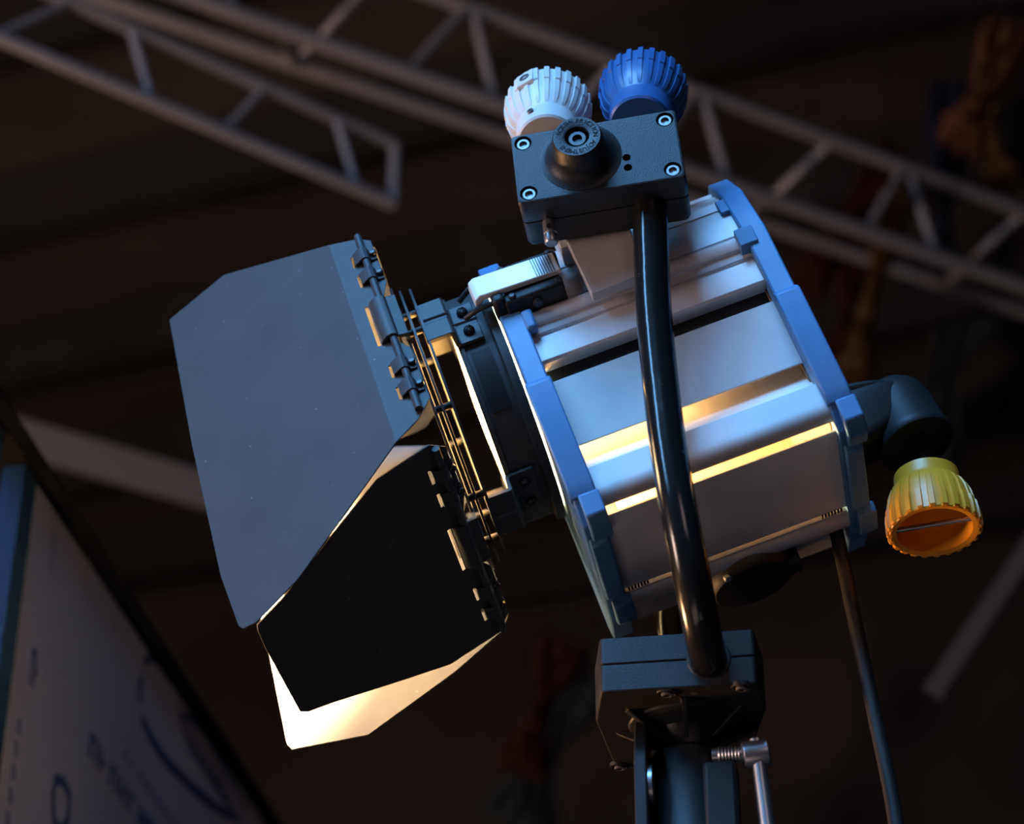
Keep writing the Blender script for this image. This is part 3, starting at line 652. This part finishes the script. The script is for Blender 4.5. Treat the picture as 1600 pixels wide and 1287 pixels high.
for k in range(7):
    a = R(15 + k * 360 / 7); d = Vector((math.cos(a), math.sin(a), 0)); t_ = Vector((-d.y, d.x, 0))
    c = Vector((PCx, PCy, PB))
    MB().loft([[c + d * .026 + t_ * .0035, c + d * .026 - t_ * .0035, c + d * .026 - t_ * .002 - ez * .027, c + d * .026 + t_ * .002 - ez * .027],
               [c + d * .074 + t_ * .0035, c + d * .074 - t_ * .0035, c + d * .074 - t_ * .002 - ez * .0012, c + d * .074 + t_ * .002 - ez * .0012]]).build('boss_rib', 'black_cast', pg, M_P)

# ------------------------------------------------------------------ BARN DOORS
doors = thing('barn_door_set', 'black four-leaf barn doors clipped to the front of the spotlight', 'barn doors', (M_H @ HV(-0.12, 0.14, 0.0)))
mb = MB()
def annulus(x0, x1, r0, r1, n=72):
    q = [(r1, x0), (r1, x1), (r0, x1), (r0, x0)]
    return [[HV(x, CY + r * math.cos(2 * math.pi * k / n), CZc + r * math.sin(2 * math.pi * k / n)) for k in range(n)] for r, x in q]
MB().loft(annulus(-0.1035, -0.1010, 0.122, 0.158), closed=True).build('accessory_plate', 'black_paint', doors, M_H)
MB().loft(annulus(-0.1235, -0.1205, 0.124, 0.166), closed=True).build('door_ring', 'black_paint', doors, M_H)
MB().loft(annulus(-0.1145, -0.1120, 0.122, 0.160), closed=True).build('accessory_plate', 'black_paint', doors, M_H)
for k in range(8):
    a = R(22.5 + 45 * k); c_ = CC + Vector((0, math.cos(a), math.sin(a))) * 0.1335
    MB().cyl(c_ + ex * -0.1215, c_ + ex * -0.1015, 0.004, 12).build('spacer', 'black_paint', doors, M_H)
S_, XH, HL = 0.174, -0.136, 0.148
near_tabs = [(0.0, -0.148), (-0.012, -0.138), (-0.013, -0.063), (-0.003, -0.035), (-0.003, 0.036), (-0.013, 0.052), (-0.014, 0.134), (0.004, 0.157)]
def solid_sheet(polys, th, name, m, parent, cutters=()):
    """polys: list of 3D polygon loops sharing edges -> one thin folded sheet with slots cut out"""
    mb = MB(); bmv = []
    me = bpy.data.meshes.new(name); bm = bmesh.new(); key = {}
    for lp in polys:
        vs = []
        for p in lp:
            k = tuple(round(c, 4) for c in p)
            if k not in key: key[k] = bm.verts.new(p)
            vs.append(key[k])
        bm.faces.new(vs)
    bmesh.ops.recalc_face_normals(bm, faces=bm.faces)
    bm.to_mesh(me); bm.free()
    o = bpy.data.objects.new(name, me); col.objects.link(o)
    so = o.modifiers.new('thick', 'SOLIDIFY'); so.thickness = th; so.offset = 0
    cobs = []
    if cutters:
        cme = bpy.data.meshes.new('cut'); cb = MB()
        for c in cutters: cb.add(c.v, c.f)
        cme.from_pydata([tuple(p) for p in cb.v], [], cb.f)
        b2 = bmesh.new(); b2.from_mesh(cme); bmesh.ops.recalc_face_normals(b2, faces=b2.faces); b2.to_mesh(cme); b2.free()
        co = bpy.data.objects.new('cut', cme); col.objects.link(co)
        bo = o.modifiers.new('slots', 'BOOLEAN'); bo.operation = 'DIFFERENCE'; bo.object = co; bo.solver = 'EXACT'
        cobs.append(co)
    dg = bpy.context.evaluated_depsgraph_get()
    nm = bpy.data.meshes.new_from_object(o.evaluated_get(dg))
    bpy.data.objects.remove(o); bpy.data.meshes.remove(me)
    for co in cobs: bpy.data.objects.remove(co)
    nm.name = name; nm.materials.clear(); nm.materials.append(MATS[m])
    o = bpy.data.objects.new(name, nm); col.objects.link(o); place(o, parent, M_H)
    return o
def door(k, flange_ang, panel_ang, fold, flange, panel, label):
    n, t = dirs(k)
    H0 = CC + n * S_ + ex * XH
    def dirf(a): return (-ex * math.cos(R(a)) - n * math.sin(R(a)))
    f1 = dirf(flange_ang); f2 = dirf(panel_ang)
    P1 = H0 + f1 * fold
    A = [H0 + f1 * u + t * w for u, w in flange]
    polys = [A]
    if panel: polys.append([P1 + f2 * u + t * w for u, w in panel])
    n1 = f1.cross(t).normalized()
    if n1.dot(n) < 0: n1 = -n1
    cut = []
    for s_ in (-0.112, -0.077, 0.077, 0.112):
        cut.append(MB().box(H0, f1, t, n1, (0.0125, 0.0155), (s_ - .010, s_ + .010), (-.02, .02)))
    cut.append(MB().box(H0, f1, t, n1, (0.0145, 0.0185), (-.033, .033), (-.02, .02)))
    leaf = solid_sheet(polys, 0.0016, 'door_leaf', 'leaf_paint', doors, cut)
    leaf['label'] = label
    # rod
    rb = H0 + n1 * 0.0045
    MB().cyl(rb - t * HL, rb + t * HL, 0.0042, 16).build('hinge_rod', 'black_paint', doors, M_H)
    # small clips riveted to the leaf, wrapped over the rod
    for s_ in (-0.112, -0.077, 0.077, 0.112):
        prf = [(-0.0125, .001), (-0.0125, .0030), (-0.006, .0036), (-0.004, 0.0085), (0.0, 0.0105), (0.004, 0.0095), (0.0085, 0.0066), (0.0125, 0.0042), (0.0125, 0.0010), (0.006, 0.006), (0.0, 0.0088), (-0.003, 0.0075), (-0.005, .001)]
        c = MB().loft([[H0 + f1 * u + n1 * h + t * (s_ + e) for u, h in prf] for e in (-.0095, .0095)]).build('hinge_clip', 'black_paint', leaf, M_H, bevel=.0004)
        MB().lathe(H0 - f1 * .0095 + n1 * .003 + t * (s_ + .001), n1, [(0.0042, 0), (0.0042, 0.0040), (0.003, 0.0052), (0.0004, 0.0055)], 14).build('rivet', 'black_screw', leaf, M_H)
    # wide clip of the ring
    prf = [(-0.0165, .000), (-0.0165, .0045), (-0.006, .0060), (-0.004, 0.0095), (0.0, 0.0112), (0.006, 0.0105), (0.0120, 0.0060), (0.0140, 0.0020), (0.0120, 0.0010), (0.006, 0.006), (0.0, 0.0090), (-0.004, 0.0065), (-0.006, .001)]
    MB().loft([[H0 - ex * u * -1 * -1 + n * h + t * e for u, h in prf] for e in (-.033, .033)]).build('ring_clip', 'black_paint', doors, M_H, bevel=.0005)
    MB().box(H0, ex, t, n, (0.012, 0.0165), (-.028, .028), (-0.016, 0.003)).build('clip_bridge', 'black_paint', doors, M_H)
    return leaf
fold_e = [(0.0325, 0.1775), (0.0325, -0.156)]
near_fl = [(0.0325, -0.156)] + near_tabs + [(0.0325, 0.1775)]
near_pn = [(0.0, -0.156), (0.1372, -0.2368), (0.2216, -0.2335), (0.2303, -0.0202), (0.2323, 0.1822), (0.2252, 0.2586), (0.2209, 0.2655), (0.205, 0.269), (0.1475, 0.2545), (0.0856, 0.2226), (0.0, 0.1775)]
door(0, 0, 22, 0.0325, near_fl, near_pn, 'near side leaf, blue-grey with a folded flange')
small = [(0.004, -0.153)] + near_tabs[1:-1] + [(0.004, 0.153), (0.070, 0.148), (0.121, 0.125), (0.2056, 0.085), (0.233, 0.074), (0.2405, 0.066), (0.2430, -0.0418), (0.2418, -0.0716), (0.2395, -0.080), (0.2056, -0.0903), (0.1211, -0.1305), (0.0676, -0.154)]
door(1, -20, 0, 0.0, small, None, 'bottom leaf, black outer side')
far = [(0.0, -0.157)] + near_tabs[1:-1] + [(0.0, 0.157), (0.0653, 0.1894), (0.1759, 0.2299), (0.2604, 0.212), (0.2645, 0.2026), (0.2592, 0.0567), (0.2592, -0.0567), (0.2645, -0.2026), (0.2604, -0.212), (0.1759, -0.2299), (0.0653, -0.1894)]
door(2, 0, 0, 0.0, far, None, 'far side leaf, brightly lit inner side')
door(3, 4, 0, 0.0, small, None, 'top leaf hidden behind the near leaf')

# ------------------------------------------------------------------ STAND
SX, SY = PCx, PCy
stand = thing('light_stand', 'black light stand clamping the spotlight from below', 'light stand', (HO.x + SX, HO.y + SY, 0))
zt = PB - 0.030
ground = -HO.z
def SV(x, y, z): return Vector((SX + x, SY + y, z))
MB().lathe(SV(0, 0, zt), -ez, [(0.031, 0), (0.036, 0.004), (0.037, 0.11), (0.040, 0.115), (0.040, 0.16), (0.032, 0.17), (0.020, 0.175)], 40).build('socket', 'black_smooth', stand, M_W, bevel=.001, label='black spigot socket')
# flat cheek plate with slot, left of the socket
mb = MB()
loop = rounded([Vector((-0.037, -0.026, zt + 0.032)), Vector((-0.037, 0.012, zt + 0.030)), Vector((-0.037, 0.034, zt - 0.05)), Vector((-0.037, 0.034, zt - 0.17)), Vector((-0.037, -0.060, zt - 0.17)), Vector((-0.037, -0.050, zt - 0.02))], 0.012, 5)
mb.prism([p + Vector((SX, SY - 0.005, 0)) for p in loop], Vector((-0.013, 0, 0)))
ck = mb.build('cheek_plate', 'black_smooth', stand, M_W, bevel=.002)
MB().lathe(SV(-0.036, -0.035, zt - 0.045), ex, [(0.020, -0.002), (0.020, 0.003), (0.012, 0.0035), (0.0005, 0.0035)], 28).build('cheek_bolt', 'steel', stand, M_W)
MB().lathe(SV(-0.048, -0.03, zt - 0.125), -ex, [(0.014, 0), (0.014, 0.014), (0.006, 0.015), (0.006, 0.02)], 24).build('side_bolt', 'steel', stand, M_W)
# clamp block and T-handle
MB().box(SV(0.028, -0.032, zt - 0.045), ex, ey, ez, (-0.012, 0.022), (-.012, .03), (-0.052, 0.020)).build('clamp_block', 'black_smooth', stand, M_W, bevel=.005)
MB().box(SV(0.022, -0.034, zt - 0.14), ex, ey, ez, (-0.022, 0.030), (-.012, .03), (-0.06, 0.035)).build('clamp_block', 'black_smooth', stand, M_W, bevel=.008)
th = SV(0.066, -0.036, zt - 0.018)
mb = MB().lathe(th + ex * -0.040, ex, [(0.0072, 0)] + [(0.0072 + 0.0012 * (k % 2), 0.006 + k * 0.0016) for k in range(14)] + [(0.0072, 0.032)], 20)
mb.build('clamp_screw', 'steel', stand, M_W)
MB().lathe(th + Vector((-0.010, 0, -0.002)), Vector((1, 0.1, 0.15)), [(0.0125, 0), (0.0135, 0.002), (0.0135, 0.024), (0.012, 0.026)], 24).build('clamp_head', 'steel', stand, M_W, bevel=.0008)
MB().cyl(th + Vector((0.004, 0, 0.014)), th + Vector((0.012, 0.006, -0.110)), 0.0075, 18).build('clamp_bar', 'steel', stand, M_W)
# column and tripod to the floor
MB().cyl(SV(0, 0, zt - 0.16), SV(0, 0, ground + 0.95), 0.019, 24).build('upper_tube', 'black_smooth', stand, M_W)
MB().cyl(SV(0, 0, ground + 1.05), SV(0, 0, ground + 0.16), 0.024, 24).build('lower_tube', 'black_smooth', stand, M_W)
MB().cyl(SV(0, 0, ground + 1.02), SV(0, 0, ground + 1.10), 0.034, 24).build('collar', 'black_smooth', stand, M_W)
for k in range(3):
    a = R(30 + 120 * k); d = Vector((math.cos(a), math.sin(a), 0))
    MB().cyl(SV(0, 0, ground + 0.80) + d * .03, SV(0, 0, ground + 0.02) + d * .62, 0.013, 16).build('leg', 'black_smooth', stand, M_W)
    MB().cyl(SV(0, 0, ground + 0.22) + d * .02, SV(0, 0, ground + 0.34) + d * .36, 0.008, 12).build('leg_brace', 'black_smooth', stand, M_W)

# ------------------------------------------------------------------ CABLE
path = [(0.252, 0.20, 0.03), (0.256, 0.20, -0.01), (0.262, 0.20, -0.06), (0.270, 0.20, -0.14), (0.280, 0.20, -0.23), (0.291, 0.20, -0.344), (0.30, 0.20, -0.55), (0.30, 0.21, -0.9), (0.27, 0.24, -1.5), (0.30, 0.30, ground + 0.30), (0.42, 0.38, ground + 0.03), (0.75, 0.45, ground + 0.013), (1.3, 0.8, ground + 0.013)]
cable = MB().tube(path, 0.0078, 16, 8).build('power_cable', 'rubber', None, M_W)
cable['label'] = 'black rubber power cable hanging down from the spotlight housing'; cable['category'] = 'cable'
